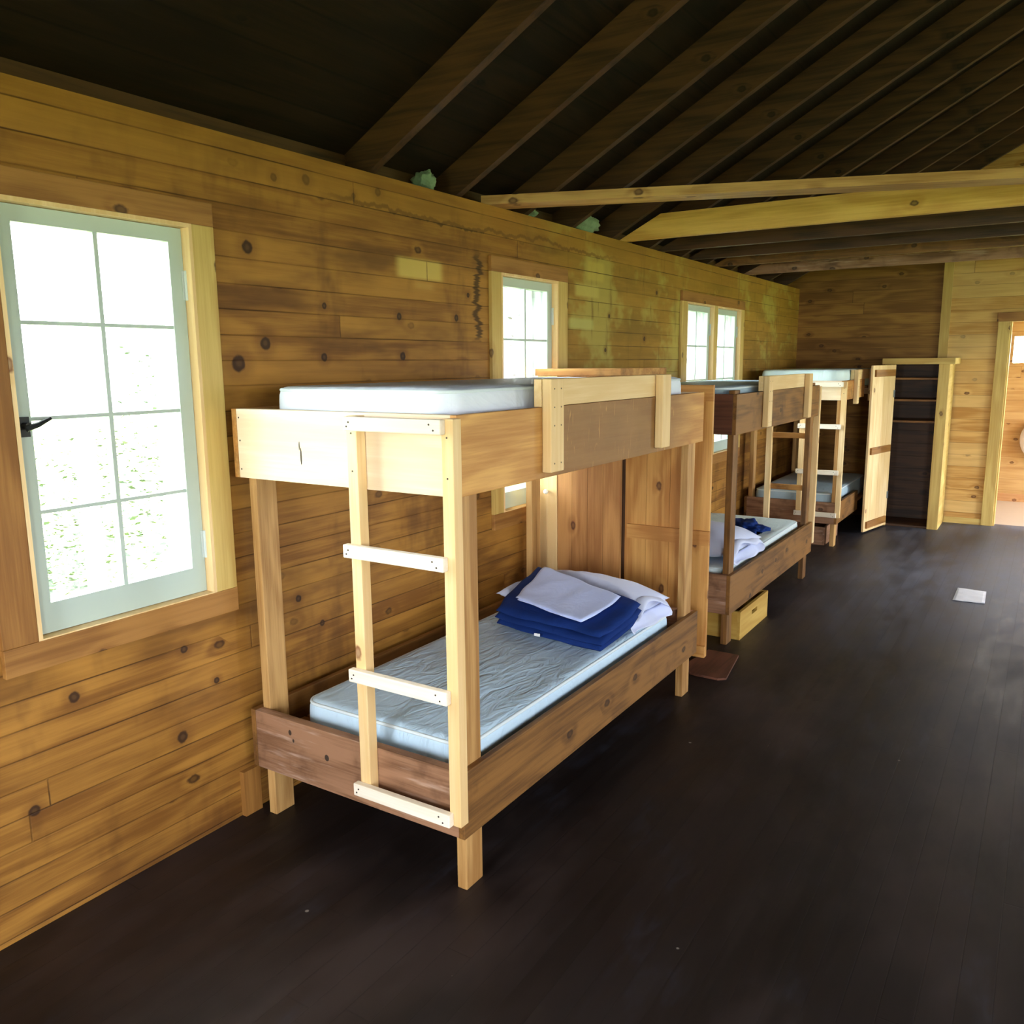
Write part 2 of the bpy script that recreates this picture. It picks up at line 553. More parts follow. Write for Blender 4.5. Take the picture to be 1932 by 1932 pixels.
def finish(name, bm, mats, parent=None, bevel=0.0, smooth=False, loc=None):
    if bevel:
        es = [e for e in bm.edges if e.is_manifold and e.calc_face_angle(0) > .5]
        bmesh.ops.bevel(bm, geom=es, offset=bevel, segments=2, profile=.6, affect='EDGES', clamp_overlap=True)
    bmesh.ops.recalc_face_normals(bm, faces=bm.faces[:])
    me = bpy.data.meshes.new(name)
    bm.to_mesh(me)
    bm.free()
    for m in (mats if isinstance(mats, (list, tuple)) else [mats]):
        me.materials.append(m)
    if smooth:
        for p in me.polygons:
            p.use_smooth = True
    o = bpy.data.objects.new(name, me)
    COL.objects.link(o)
    if parent is not None:
        o.parent = parent
    if loc is not None:
        o.location = loc
    return o


def empty(name, loc):
    o = bpy.data.objects.new(name, None)
    o.empty_display_size = .1
    COL.objects.link(o)
    o.location = loc
    return o


def tag(o, label=None, cat=None, group=None, kind=None):
    if label: o['label'] = label
    if cat: o['category'] = cat
    if group: o['group'] = group
    if kind: o['kind'] = kind
    return o


def root_off(root):
    """offset of a part's mesh: parts are modelled in room coordinates, stored relative to their thing"""
    v = Vector((0, 0, 0))
    while root is not None:
        v += root.location
        root = root.parent
    return v


def board(name, parent, mat, b, bevel=.0025, nails=(), marks=()):
    """one sawn board; b = (x0,x1,y0,y1,z0,z1) in room coordinates; nails = points (x,y,z,axis)"""
    off = root_off(parent)
    bm = bmesh.new()
    bx(bm, *b, off=off)
    if bevel:
        es = bm.edges[:]
        bmesh.ops.bevel(bm, geom=es, offset=bevel, segments=2, profile=.6, affect='EDGES', clamp_overlap=True)
    for (x, y, z, ax) in nails:
        n = Vector([(1, 0, 0), (0, -1, 0), (0, 0, 1)][ax])
        mtx = Matrix.Translation(Vector((x, y, z)) - off) @ n.to_track_quat('Z', 'Y').to_matrix().to_4x4()
        r = bmesh.ops.create_cone(bm, cap_ends=True, segments=8, radius1=.0034, radius2=.0028, depth=.002, matrix=mtx)
        for f in {f for v in r['verts'] for f in v.link_faces}:
            f.material_index = 1
    for (x, y, z, rx, rz) in marks:         # splits and knot holes on a face that looks toward -y
        mtx = Matrix.Translation(Vector((x, y, z)) - off) @ Matrix.Rotation(math.pi / 2, 4, 'X') @ Matrix.Diagonal((rx, rz, .0015, 1))
        r = bmesh.ops.create_cone(bm, cap_ends=True, segments=12, radius1=1, radius2=.7, depth=1, matrix=mtx)
        for f in {f for v in r['verts'] for f in v.link_faces}:
            f.material_index = 1
    return finish(name, bm, [mat, MT['nail']], parent)


def tube(bm, pts, r, seg=8, closed=False, off=(0, 0, 0)):
    pts = [Vector(p) - Vector(off) for p in pts]
    n = len(pts)
    rings = []
    for i, p in enumerate(pts):
        a = pts[(i - 1) % n] if (closed or i > 0) else p
        b = pts[(i + 1) % n] if (closed or i < n - 1) else p
        d = (b - a).normalized()
        ref = Vector((0, 0, 1)) if abs(d.z) < .9 else Vector((1, 0, 0))
        u = d.cross(ref).normalized()
        v = u.cross(d)
        rr = r[i] if isinstance(r, (list, tuple)) else r
        rings.append([bm.verts.new(p + (u * math.cos(2 * math.pi * k / seg) + v * math.sin(2 * math.pi * k / seg)) * rr) for k in range(seg)])
    for i in range(n if closed else n - 1):
        A, B = rings[i], rings[(i + 1) % n]
        for k in range(seg):
            bm.faces.new((A[k], A[(k + 1) % seg], B[(k + 1) % seg], B[k]))
    if not closed:
        bm.faces.new(rings[0][::-1])
        bm.faces.new(rings[-1])


def struct(o):
    o['kind'] = 'structure'
    return o


# ------------------------------------------------------------------ room shell
def wall_with_holes(name, axis, pos, thick, u0, u1, z0, z1, holes, mat):
    """wall slab perpendicular to `axis` (0:x,1:y) from pos to pos+thick with rectangular holes (u0,u1,z0,z1)"""
    us = sorted({u0, u1, *[h[0] for h in holes], *[h[1] for h in holes]})
    zs = sorted({z0, z1, *[h[2] for h in holes], *[h[3] for h in holes]})
    bm = bmesh.new()
    def solid(i, j):
        if not (0 <= i < len(us) - 1 and 0 <= j < len(zs) - 1):
            return False
        cu, cz = (us[i] + us[i + 1]) / 2, (zs[j] + zs[j + 1]) / 2
        return not any(h[0] < cu < h[1] and h[2] < cz < h[3] for h in holes)
    a, b = sorted((pos, pos + thick))
    cache = {}
    def V(k, i, j):
        key = (k, i, j)
        if key not in cache:
            p = (a if k == 0 else b)
            co = (p, us[i], zs[j]) if axis == 0 else (us[i], p, zs[j])
            cache[key] = bm.verts.new(co)
        return cache[key]
    for i in range(len(us) - 1):
        for j in range(len(zs) - 1):
            if not solid(i, j):
                continue
            for k in (0, 1):
                bm.faces.new((V(k, i, j), V(k, i + 1, j), V(k, i + 1, j + 1), V(k, i, j + 1)))
            if not solid(i - 1, j): bm.faces.new((V(0, i, j), V(0, i, j + 1), V(1, i, j + 1), V(1, i, j)))
            if not solid(i + 1, j): bm.faces.new((V(0, i + 1, j), V(0, i + 1, j + 1), V(1, i + 1, j + 1), V(1, i + 1, j)))
            if not solid(i, j - 1): bm.faces.new((V(0, i, j), V(0, i + 1, j), V(1, i + 1, j), V(1, i, j)))
            if not solid(i, j + 1): bm.faces.new((V(0, i, j + 1), V(0, i + 1, j + 1), V(1, i + 1, j + 1), V(1, i, j + 1)))
    return struct(finish(name, bm, mat))


WIN_L = [(-2.9, -2.28), (-.70, -.085), (1.735, 2.318), (4.30, 4.91), (4.98, 5.605)]
WZ0, WZ1 = .862, 2.092
wall_with_holes('wall_left', 0, 0, -.14, REAR_Y, BACK_Y, 0, WALL_H, [(a, b, WZ0, WZ1) for a, b in WIN_L], MT['wall_left'])
wall_with_holes('wall_right', 0, ROOM_W, .14, REAR_Y, BACK_Y, 0, WALL_H, [tuple(h) for h in RIGHT_OPEN], MT['wall_y'])
wall_with_holes('wall_front', 1, REAR_Y, -.14, -.16, ROOM_W + .16, 0, WALL_H + 1.45, [tuple(h) for h in REAR_FILL_OPEN], MT['wall_x'])
DOOR = (2.0, 2.80, 0.0, 2.0)
wall_with_holes('wall_back', 1, BACK_Y, .12, -.16, ROOM_W + .16, 0, WALL_H + 1.45, [DOOR], MT['wall_back'])

# floor slab
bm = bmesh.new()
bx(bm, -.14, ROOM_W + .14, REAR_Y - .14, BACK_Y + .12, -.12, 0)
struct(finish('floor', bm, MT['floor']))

# roof: two sloping decks meeting at the ridge
RIDGE_X = ROOM_W / 2
RIDGE_Z = WALL_H + SLOPE * RIDGE_X
RT = .165      # roof deck sits this far above the wall top line (rafter depth)
bm = bmesh.new()
for sgn in (0, 1):
    pts = []
    for (x, z) in ((-.45, WALL_H - .45 * SLOPE), (RIDGE_X, RIDGE_Z)):
        xx = x if sgn == 0 else ROOM_W - x
        for dz in (RT, RT + .03):
            for y in (REAR_Y - .3, BACK_Y + .3):
                pts.append(bm.verts.new((xx, y, z + dz)))
    for f in ((0, 1, 3, 2), (4, 5, 7, 6), (0, 2, 6, 4), (1, 3, 7, 5), (0, 1, 5, 4), (2, 3, 7, 6)):
        bm.faces.new([pts[i] for i in f])
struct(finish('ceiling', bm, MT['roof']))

# rafters and ridge board
RAF_Y = [.83, 1.43, 2.03, 2.55, 3.08, 3.66, 4.25, 4.80, 5.38, 5.97, 6.55, 7.15]
ORD = ['first', 'second', 'third', 'fourth', 'fifth', 'sixth', 'seventh', 'eighth', 'ninth', 'tenth', 'eleventh', 'twelfth']


def rafter(y, side, i):
    bm = bmesh.new()
    w = .042
    lo = -.16
    x0, x1 = lo, RIDGE_X - .02
    vs = []
    for (x, dz) in ((x0, .015), (x0, RT), (x1, .015), (x1, RT)):
        z = WALL_H + x * SLOPE + dz
        xx = x if side == 0 else ROOM_W - x
        for yy in (y - w / 2, y + w / 2):
            vs.append(bm.verts.new((xx - (0 if side == 0 else ROOM_W), yy - y, z - WALL_H)))
    for f in ((0, 1, 3, 2), (4, 6, 7, 5), (0, 4, 5, 1), (2, 3, 7, 6), (0, 2, 6, 4), (1, 5, 7, 3)):
        bm.faces.new([vs[k] for k in f])
    o = finish('rafter', bm, W('dark', 0), None, .002, loc=((0 if side == 0 else ROOM_W), y, WALL_H))
    tag(o, '%s dark rafter from the camera end on the %s roof slope' % (ORD[i], 'left' if side == 0 else 'right'),
        'rafter', 'sloping rafters under the roof boards')
    return o


for i, y in enumerate(RAF_Y):
    rafter(y, 0, i)
    rafter(y, 1, i)
bm = bmesh.new()
bx(bm, -.018, .018, 0, 7.3, -.03, RT - .005)
o = finish('ridge_board', bm, W('dark', 1), None, .002, loc=(RIDGE_X, .4, RIDGE_Z))
tag(o, 'dark ridge board along the peak between both rows of rafters', 'ridge board')


# ceiling ties: each a board cut to the roof slope at its ends
def tie(y, z0, z1, thick, kind, label, x_end=ROOM_W, nm='ceiling_tie'):
    bm = bmesh.new()
    def xl(z): return max((z - WALL_H) / SLOPE - .02, -.06)
    prof = [(-.05, z0), (x_end + .05, z0), (x_end - xl(z1), z1), (xl(z1), z1)]
    vs = []
    for yy in (-thick / 2, thick / 2):
        vs.append([bm.verts.new((x - 2.6, yy, z - z0)) for x, z in prof])
    bm.faces.new(vs[0])
    bm.faces.new(vs[1][::-1])
    for k in range(4):
        bm.faces.new((vs[0][k], vs[0][(k + 1) % 4], vs[1][(k + 1) % 4], vs[1][k]))
    o = finish(nm, bm, W(kind, 0), None, .003, loc=(2.6, y, z0))
    return tag(o, label, 'ceiling beam', 'tie beams spanning the room')


Z0 = WALL_H + .001
tie(3.225, Z0, 2.552, .045, 'tie', 'broad honey coloured tie beam with knots, brightest of the ceiling beams')
tie(3.83, Z0, 2.50, .042, 'dark', 'dark brown tie beam directly behind the broad honey coloured beam')
tie(4.42, Z0, 2.50, .042, 'dark', 'dark brown tie beam with an orange lit underside, second behind the honey beam')
tie(4.99, Z0, 2.50, .042, 'aged', 'reddish brown tie beam, third behind the broad honey beam')
tie(5.80, Z0, 2.487, .045, 'scuff', 'greyish brown weathered tie beam nearest the back wall')
# loose plank lying across the wall tops
bm = bmesh.new()
L_ = 4.6
bx(bm, 0, L_, -.075, .075, 0, .042)
o = finish('loose_plank', bm, W('post', 0), None, .003, loc=(-.06, 1.71, WALL_H + .001))
o.rotation_euler = (0, 0, math.atan2(.40, 1.0) * .93)
tag(o, 'pale flat plank laid across the room under the roof, nearest of the overhead beams', 'plank')


# boards closing the eaves and the gables above the wall tops
bm = bmesh.new()
bx(bm, -.16, -.141, REAR_Y - .14, BACK_Y + .12, WALL_H - .1, WALL_H - .15 * SLOPE + RT + .004)
struct(finish('trim_3', bm, W('dark', 1)))
bm = bmesh.new()
bx(bm, ROOM_W + .141, ROOM_W + .16, REAR_Y - .14, BACK_Y + .12, WALL_H - .1, WALL_H - .15 * SLOPE + RT + .004)
struct(finish('trim_4', bm, W('dark', 1)))

# insulation tufts on the wall top at the eaves
def lump(name, c, r, seed, mat):
    bm = bmesh.new()
    bmesh.ops.create_icosphere(bm, subdivisions=4, radius=1)
    for v in bm.verts:
        n = mnoise.noise(v.co * 2.2 + Vector((seed, 0, 0))) * .35 + mnoise.noise(v.co * 6 + Vector((seed, 3, 0))) * .16
        v.co = v.co * (1 + n)
        v.co = Vector((v.co.x * r[0], v.co.y * r[1], v.co.z * r[2]))
    zmin = min(v.co.z for v in bm.verts)
    for v in bm.verts:
        v.co.z -= zmin
    return finish(name, bm, mat, None, smooth=True, loc=c)


for (y, ry, rz, s, lab) in ((1.25, .034, .045, 1, 'small torn tuft of green insulation at the eaves, closest to the camera'),
                            (2.13, .03, .03, 5, 'tiny scrap of green insulation beside the loose plank at the eaves'),
                            (2.80, .17, .055, 9, 'long clump of green insulation on the wall top before the honey beam')):
    o = lump('insulation_batt', (-.075, y, WALL_H + .001), (.06, ry, rz), s, MT['insul'])
    tag(o, lab, 'insulation', 'insulation pieces at the eaves')


# ------------------------------------------------------------------ windows in the left wall
def window(n, y0, y1, cas_l, cas_r, has_sill=True, latch=None, hinge=True, head_l=None, head_r=None):
    """casement window in the left wall; y0..y1 is the opening"""
    root = empty('window_%d' % n, (0, (y0 + y1) / 2, WZ0))
    struct(root)
    if cas_l is not None: board('window_casing', root, W('trimd' if n == 1 else 'trim', 2), (0, .02, cas_l, y0, WZ0 + .008, WZ1))
    if cas_r is not None: board('window_casing', root, W('trim', 2), (0, .02, y1, cas_r, WZ0 + .008, WZ1))
    a = cas_l if head_l is None else head_l
    b = cas_r if head_r is None else head_r
    if a is not None and b is not None and b > a:
        board('window_head', root, W('trimd', 1), (0, .021, a, b, WZ1, WZ1 + .075))
        board('window_sill', root, W('trimd', 1), (0, .022, a, b, WZ0 - .075, WZ0 + .008))
    # jamb liner
    j = .012
    off = root_off(root)
    bm = bmesh.new()
    def liner(xa, xb):
        bx(bm, xa, xb, y0, y0 + j, WZ0, WZ1, off=off)
        bx(bm, xa, xb, y1 - j, y1, WZ0, WZ1, off=off)
        bx(bm, xa, xb, y0 + j, y1 - j, WZ1 - j, WZ1, off=off)
        bx(bm, xa, xb, y0 + j, y1 - j, WZ0, WZ0 + j, off=off)
    liner(-.056, .0195)
    finish('window_jamb', bm, W('new', 2), root)
    bm = bmesh.new()
    liner(-.139, -.0565)
    finish('window_stop', bm, MT['storm'], root)
    # sash
    a, b = y0 + j + .002, y1 - j - .002
    zb, zt = WZ0 + j + .002, WZ1 - j - .002
    st, tr, br = .05, .045, .088
    sx0, sx1 = -.056, -.018
    bm = bmesh.new()
    bx(bm, sx0, sx1, a, a + st, zb, zt, off=off)
    bx(bm, sx0, sx1, b - st, b, zb, zt, off=off)
    bx(bm, sx0, sx1, a + st, b - st, zt - tr, zt, off=off)
    bx(bm, sx0, sx1, a + st, b - st, zb, zb + br, off=off)
    sash = finish('window_sash', bm, MT['sash'], root, .002)
    ya, yb, za, zc = a + st, b - st, zb + br, zt - tr
    ym = (ya + yb) / 2
    bm = bmesh.new()
    bx(bm, sx0 + .006, sx1 - .004, ym - .007, ym + .007, za, zc, off=off)
    for k in range(1, 4):
        zk = za + (zc - za) * k / 4
        bx(bm, sx0 + .006, sx1 - .004, ya, ym - .007, zk - .0055, zk + .0055, off=off)
        bx(bm, sx0 + .006, sx1 - .004, ym + .007, yb, zk - .0055, zk + .0055, off=off)
    finish('muntin', bm, MT['sash'], sash).location = (0, 0, 0)
    bm = bmesh.new()
    bx(bm, -.040, -.037, ya, yb, za, zc, off=off)
    finish('window_pane', bm, MT['glass'], sash)
    # white storm sash outside
    bm = bmesh.new()
    ox0, ox1 = -.20, -.139
    c, d = y0 - .02, y1 + .02
    sw = .045
    bx(bm, ox0, ox1, c, c + sw, WZ0 - .02, WZ1 + .02, off=off)
    bx(bm, ox0, ox1, d - sw, d, WZ0 - .02, WZ1 + .02, off=off)
    bx(bm, ox0, ox1, c + sw, d - sw, WZ1 - .02, WZ1 + .02, off=off)
    bx(bm, ox0, ox1, c + sw, d - sw, WZ0 - .02, WZ0 + .03, off=off)
    bx(bm, ox0, ox1, ym - .008, ym + .008, WZ0 + .03, WZ1 - .02, off=off)
    finish('storm_sash', bm, MT['storm'], root, .001)
    if hinge:
        for zh in (1.90, 1.04):
            bm = bmesh.new()
            bx(bm, -.0175, -.0145, b - .008, b + .002, zh - .045, zh + .045, off=off)
            tube(bm, [(-.012, b + .003, zh - .047), (-.012, b + .003, zh + .047)], .006, 8, off=off)
            finish('hinge', bm, MT['hinge'], root)
    if latch:
        bm = bmesh.new()
        zl = latch
        bx(bm, -.018, -.010, a + .008, a + .04, zl - .028, zl + .028, off=off)
        tube(bm, [(-.011, a + .024, zl + .004), (.012, a + .026, zl + .004)], .009, 10, off=off)
        tube(bm, [(.012, a + .018, zl - .004), (.016, a + .05, zl + .006), (.014, a + .088, zl + .022)], [.009, .008, .005], 8, off=off)
        finish('latch', bm, MT['iron'], root)
    return root


window(1, -.70, -.085, -.80, 0.0, latch=1.478)
window(2, 1.735, 2.318, 1.645, 2.424)
window(3, 4.30, 4.91, 4.19, 4.98, latch=1.40, head_l=4.19, head_r=5.70)
window(4, 4.98, 5.605, None, 5.70, hinge=True)
window(5, -2.9, -2.28, -3.0, -2.19, hinge=False)

# plain frames for the openings behind and beside the camera
k = 6
for (y0, y1, z0, z1) in RIGHT_OPEN[:4]:
    bm = bmesh.new()
    f = .05
    X = ROOM_W
    bx(bm, X + .02, X + .06, y0, y0 + f, z0, z1)
    bx(bm, X + .02, X + .06, y1 - f, y1, z0, z1)
    bx(bm, X + .02, X + .06, y0 + f, y1 - f, z0, z0 + f)
    bx(bm, X + .02, X + .06, y0 + f, y1 - f, z1 - f, z1)
    bx(bm, X + .03, X + .05, (y0 + y1) / 2 - .007, (y0 + y1) / 2 + .007, z0 + f, z1 - f)
    struct(finish('window_%d' % k, bm, MT['sash']))
    k += 1

# doorway in the back wall and the room beyond it
root = struct(empty('door_1', (2.4, BACK_Y, 0)))
board('door_casing', root, W('trim', 2), (1.897, 2.0, BACK_Y - .022, BACK_Y, 0, 2.0))
board('door_casing', root, W('trim', 2), (2.80, 2.90, BACK_Y - .022, BACK_Y, 0, 2.0))
board('door_head', root, W('trimd', 0), (1.885, 2.91, BACK_Y - .024, BACK_Y, 2.0, 2.085))
board('door_jamb', root, W('trim', 2), (2.0, 2.014, BACK_Y, BACK_Y + .12, 0, 2.0))
board('door_jamb', root, W('trim', 2), (2.786, 2.80, BACK_Y, BACK_Y + .12, 0, 2.0))
AY = 9.45
wall_with_holes('wall_annex_back', 1, AY, .1, 1.0, 4.2, 0, 2.5, [(1.975, 2.65, 1.60, 1.90)], MT['annex'])
wall_with_holes('wall_annex_left', 0, 1.0, -.1, BACK_Y + .12, AY + .1, 0, 2.5, [], MT['annex'])
wall_with_holes('wall_annex_right', 0, 4.2, .1, BACK_Y + .12, AY + .1, 0, 2.5, [(8.0, 9.2, .5, 2.1)], MT['annex'])
bm = bmesh.new()
bx(bm, .9, 4.3, BACK_Y + .12, AY + .1, -.12, 0)
struct(finish('floor_annex', bm, mat_plain('pale_annex_floor', lin(190, 176, 160), .35)))
bm = bmesh.new()
bx(bm, .9, 4.3, BACK_Y + .12, AY + .1, 2.5, 2.55)
struct(finish('ceiling_annex', bm, W('annex', 0)))
bm = bmesh.new()
bx(bm, 1.0, 4.2, AY - .02, AY, 0, .09)
struct(finish('baseboard_annex', bm, W('annex', 0)))
portal('portal_annex', (4.36, 8.6, 1.3), (-1, 0, 0), 1.2, 1.6)
portal('portal_annex', (2.31, AY + .16, 1.75), (0, -1, 0), .675, .3)
bm = bmesh.new()
bmesh.ops.create_uvsphere(bm, u_segments=32, v_segments=16, radius=1)
for v in bm.verts:
    v.co = Vector((v.co.x * .2, v.co.y * .05, v.co.z * .235))
o = finish('hanging_panel', bm, MT['white'], None, smooth=True, loc=(2.32, AY - .052, .735))
tag(o, 'white oval panel hung on the orange wall beyond the doorway', 'wall panel')

# battens and small trims fixed to the walls
bm = bmesh.new()
bx(bm, 1.392, 1.475, BACK_Y - .022, BACK_Y, 1.662, 2.62)
struct(finish('trim_1', bm, W('trim', 2), None, .003))
bm = bmesh.new()
bx(bm, 0, .022, -.03, .047, 0, .173)
struct(finish('trim_2', bm, W('trimd', 2), None, .003))
bm = bmesh.new()
bx(bm, 1.56, 1.897, BACK_Y - .015, BACK_Y, 0, .06)
struct(finish('baseboard_back', bm, W('trim', 0), None, .003))


# ------------------------------------------------------------------ bedding helpers
def mattress_mesh(name, parent, mat, x0, x1, y0, y1, z0, z1, rc=.07, re=.025, bulge=.006, seed=0, sag=0.0, rc_list=None):
    off = root_off(parent)
    bm = bmesh.new()
    nx, ny, nz = 30, 56, 8
    cx, cyy, cz = (x0 + x1) / 2, (y0 + y1) / 2, (z0 + z1) / 2
    hx, hy, hz = (x1 - x0) / 2, (y1 - y0) / 2, (z1 - z0) / 2
    bmesh.ops.create_cube(bm, size=2)
    # build a subdivided box by grids on each face
    bm.clear()
    vc = {}
    def vert(i, j, k):
        key = (i, j, k)
        if key in vc: return vc[key]
        def dens(a, n):
            s = 2 * a / n - 1
            return math.copysign(1 - (1 - abs(s)) ** 1.35, s)
        px, py, pz = dens(i, nx) * hx, dens(j, ny) * hy, dens(k, nz) * hz
        qx = max(-hx + rc, min(hx - rc, px)); qy = max(-hy + rc, min(hy - rc, py))
        vx, vy = px - qx, py - qy
        l2 = math.hypot(vx, vy)
        s = max(abs(vx), abs(vy))
        ux, uy = (vx / l2, vy / l2) if l2 > 1e-9 else (0, 0)
        a = s - (rc - re)
        b = abs(pz) - (hz - re)
        if a > 0 and b > 0:
            l = math.hypot(a, b); m = max(a, b)
            a, b = a / l * m, b / l * m
            s = rc - re + a
            pz = math.copysign(hz - re + b, pz)
        px, py = qx + ux * s, qy + uy * s
        # side bulge and top undulation
        if pz > hz - re - 1e-6:
            e = min(1, max(0, (min(hx - abs(px), hy - abs(py))) / .12))
            w = mnoise.noise(Vector((px * 2.1, py * 2.1, seed))) * .006 + mnoise.noise(Vector((px * 7, py * 3, seed + 4))) * .004
            ed = (1 - e) * mnoise.noise(Vector((px * 18 if abs(py) > hy - .14 else px * 3, py * 18 if abs(px) > hx - .14 else py * 3, seed + 9))) * .003
            pz += e * w + ed * (1 if min(hx - abs(px), hy - abs(py)) > .01 else 0) - sag * e
        t = 1 - (pz / hz) ** 2
        px += ux * bulge * max(0, t); py += uy * bulge * max(0, t)
        vc[key] = bm.verts.new(Vector((cx + px, cyy + py, cz + pz)) - off)
        return vc[key]
    for i in range(nx):
        for j in range(ny):
            bm.faces.new([vert(i, j, 0), vert(i, j + 1, 0), vert(i + 1, j + 1, 0), vert(i + 1, j, 0)])
            bm.faces.new([vert(i, j, nz), vert(i + 1, j, nz), vert(i + 1, j + 1, nz), vert(i, j + 1, nz)])
    for k in range(nz):
        for i in range(nx):
            bm.faces.new([vert(i, 0, k), vert(i + 1, 0, k), vert(i + 1, 0, k + 1), vert(i, 0, k + 1)])
            bm.faces.new([vert(i, ny, k), vert(i, ny, k + 1), vert(i + 1, ny, k + 1), vert(i + 1, ny, k)])
        for j in range(ny):
            bm.faces.new([vert(0, j, k), vert(0, j, k + 1), vert(0, j + 1, k + 1), vert(0, j + 1, k)])
            bm.faces.new([vert(nx, j, k), vert(nx, j + 1, k), vert(nx, j + 1, k + 1), vert(nx, j, k + 1)])
    return finish(name, bm, mat, parent, smooth=True)


def mattress(label, group, mat, x0, x1, y0, y1, z0, z1, pip=True, rc=.07, seed=0, sag=0.0):
    root = empty('mattress', ((x0 + x1) / 2, (y0 + y1) / 2, z0))
    tag(root, label, 'mattress', group)
    mattress_mesh('mattress_cover', root, mat, x0, x1, y0, y1, z0, z1, rc=rc, seed=seed, sag=sag)
    if pip:
        off = root_off(root)
        for zz in (z1 - .012, z0 + .012):
            pts = []
            e = .0005
            r = rc
            for (cx, cy, a0) in ((x1 - r, y1 - r, 0), (x0 + r, y1 - r, 90), (x0 + r, y0 + r, 180), (x1 - r, y0 + r, 270)):
                for s in range(9):
                    a = math.radians(a0 + s * 11.25)
                    pts.append((cx + math.cos(a) * (r + e - .004), cy + math.sin(a) * (r + e - .004), zz))
            bm = bmesh.new()
            tube(bm, pts, .0065, 8, closed=True, off=off)
            finish('piping', bm, MT['piping'], root, smooth=True)
    return root


def pillow(label, c, sx, sy, sz, rotz, tilt, seed, hem_side=1, group=None):
    """plump pillow in a case that opens at one short end"""
    root = empty('pillow', c)
    root.rotation_euler = (tilt, 0, rotz)
    tag(root, label, 'pillow', group)
    bm = bmesh.new()
    nu, nv = 36, 26
    def P(u, v, side):
        x, y = u * 2 - 1, v * 2 - 1
        fx = (1 - abs(x) ** 2.6); fy = (1 - abs(y) ** 2.4)
        h = max(0, fx) ** .55 * max(0, fy) ** .5
        # corners pull out, sides draw in
        px = x * sx / 2 * (1 - .05 * (1 - y * y) * 0 - .07 * (1 - abs(y)) * abs(x) ** 6 * 0)
        py = y * sy / 2 * (1 - .08 * (1 - abs(x) ** 2) * abs(y) ** 4)
        px *= (1 - .05 * (1 - abs(y) ** 2) * abs(x) ** 4)
        w = mnoise.noise(Vector((px * 6, py * 6, seed))) * .10 + mnoise.noise(Vector((px * 14, py * 5, seed + 7))) * .06
        z = side * h * sz / 2 * (1 + w)
        if side < 0: z *= .75
        return Vector((px, py, z + sz * .375))
    grid = {}
    for side in (1, -1):
        for i in range(nu + 1):
            for j in range(nv + 1):
                edge = i in (0, nu) or j in (0, nv)
                key = (i, j, 0 if edge else side)
                if key not in grid:
                    grid[key] = bm.verts.new(P(i / nu, j / nv, side))
        for i in range(nu):
            for j in range(nv):
                q = []
                for (a, b) in ((i, j), (i + 1, j), (i + 1, j + 1), (i, j + 1)):
                    q.append(grid[(a, b, 0 if (a in (0, nu) or b in (0, nv)) else side)])
                bm.faces.new(q if side > 0 else q[::-1])
    finish('pillow_body', bm, MT['pillow'], root, smooth=True)
    # loose hem of the pillowcase at the open end
    bm = bmesh.new()
    rows = []
    n = 40
    hs = hem_side
    for r in range(6):
        t = r / 5
        ring = []
        for k in range(n):
            a = 2 * math.pi * k / n
            yy = math.cos(a) * sy / 2 * (.86 + .04 * t)
            amp = sz * (.16 + .14 * t)
            zz = math.sin(a) * amp * (1 + .35 * math.sin(3 * a + seed))
            zz = zz - t * t * sz * .22
            xx = hs * (sx / 2 * .90 + t * .055 + .010 * math.sin(5 * a + seed))
            ring.append(bm.verts.new((xx, yy, max(zz + sz * .36, .004))))
        rows.append(ring)
    for r in range(5):
        for k in range(n):
            bm.faces.new((rows[r][k], rows[r][(k + 1) % n], rows[r + 1][(k + 1) % n], rows[r + 1][k]))
    hem = finish('pillowcase_hem', bm, MT['pillow'], root, smooth=True)
    md = hem.modifiers.new('thickness', 'SOLIDIFY')
    md.thickness = .003
    return root


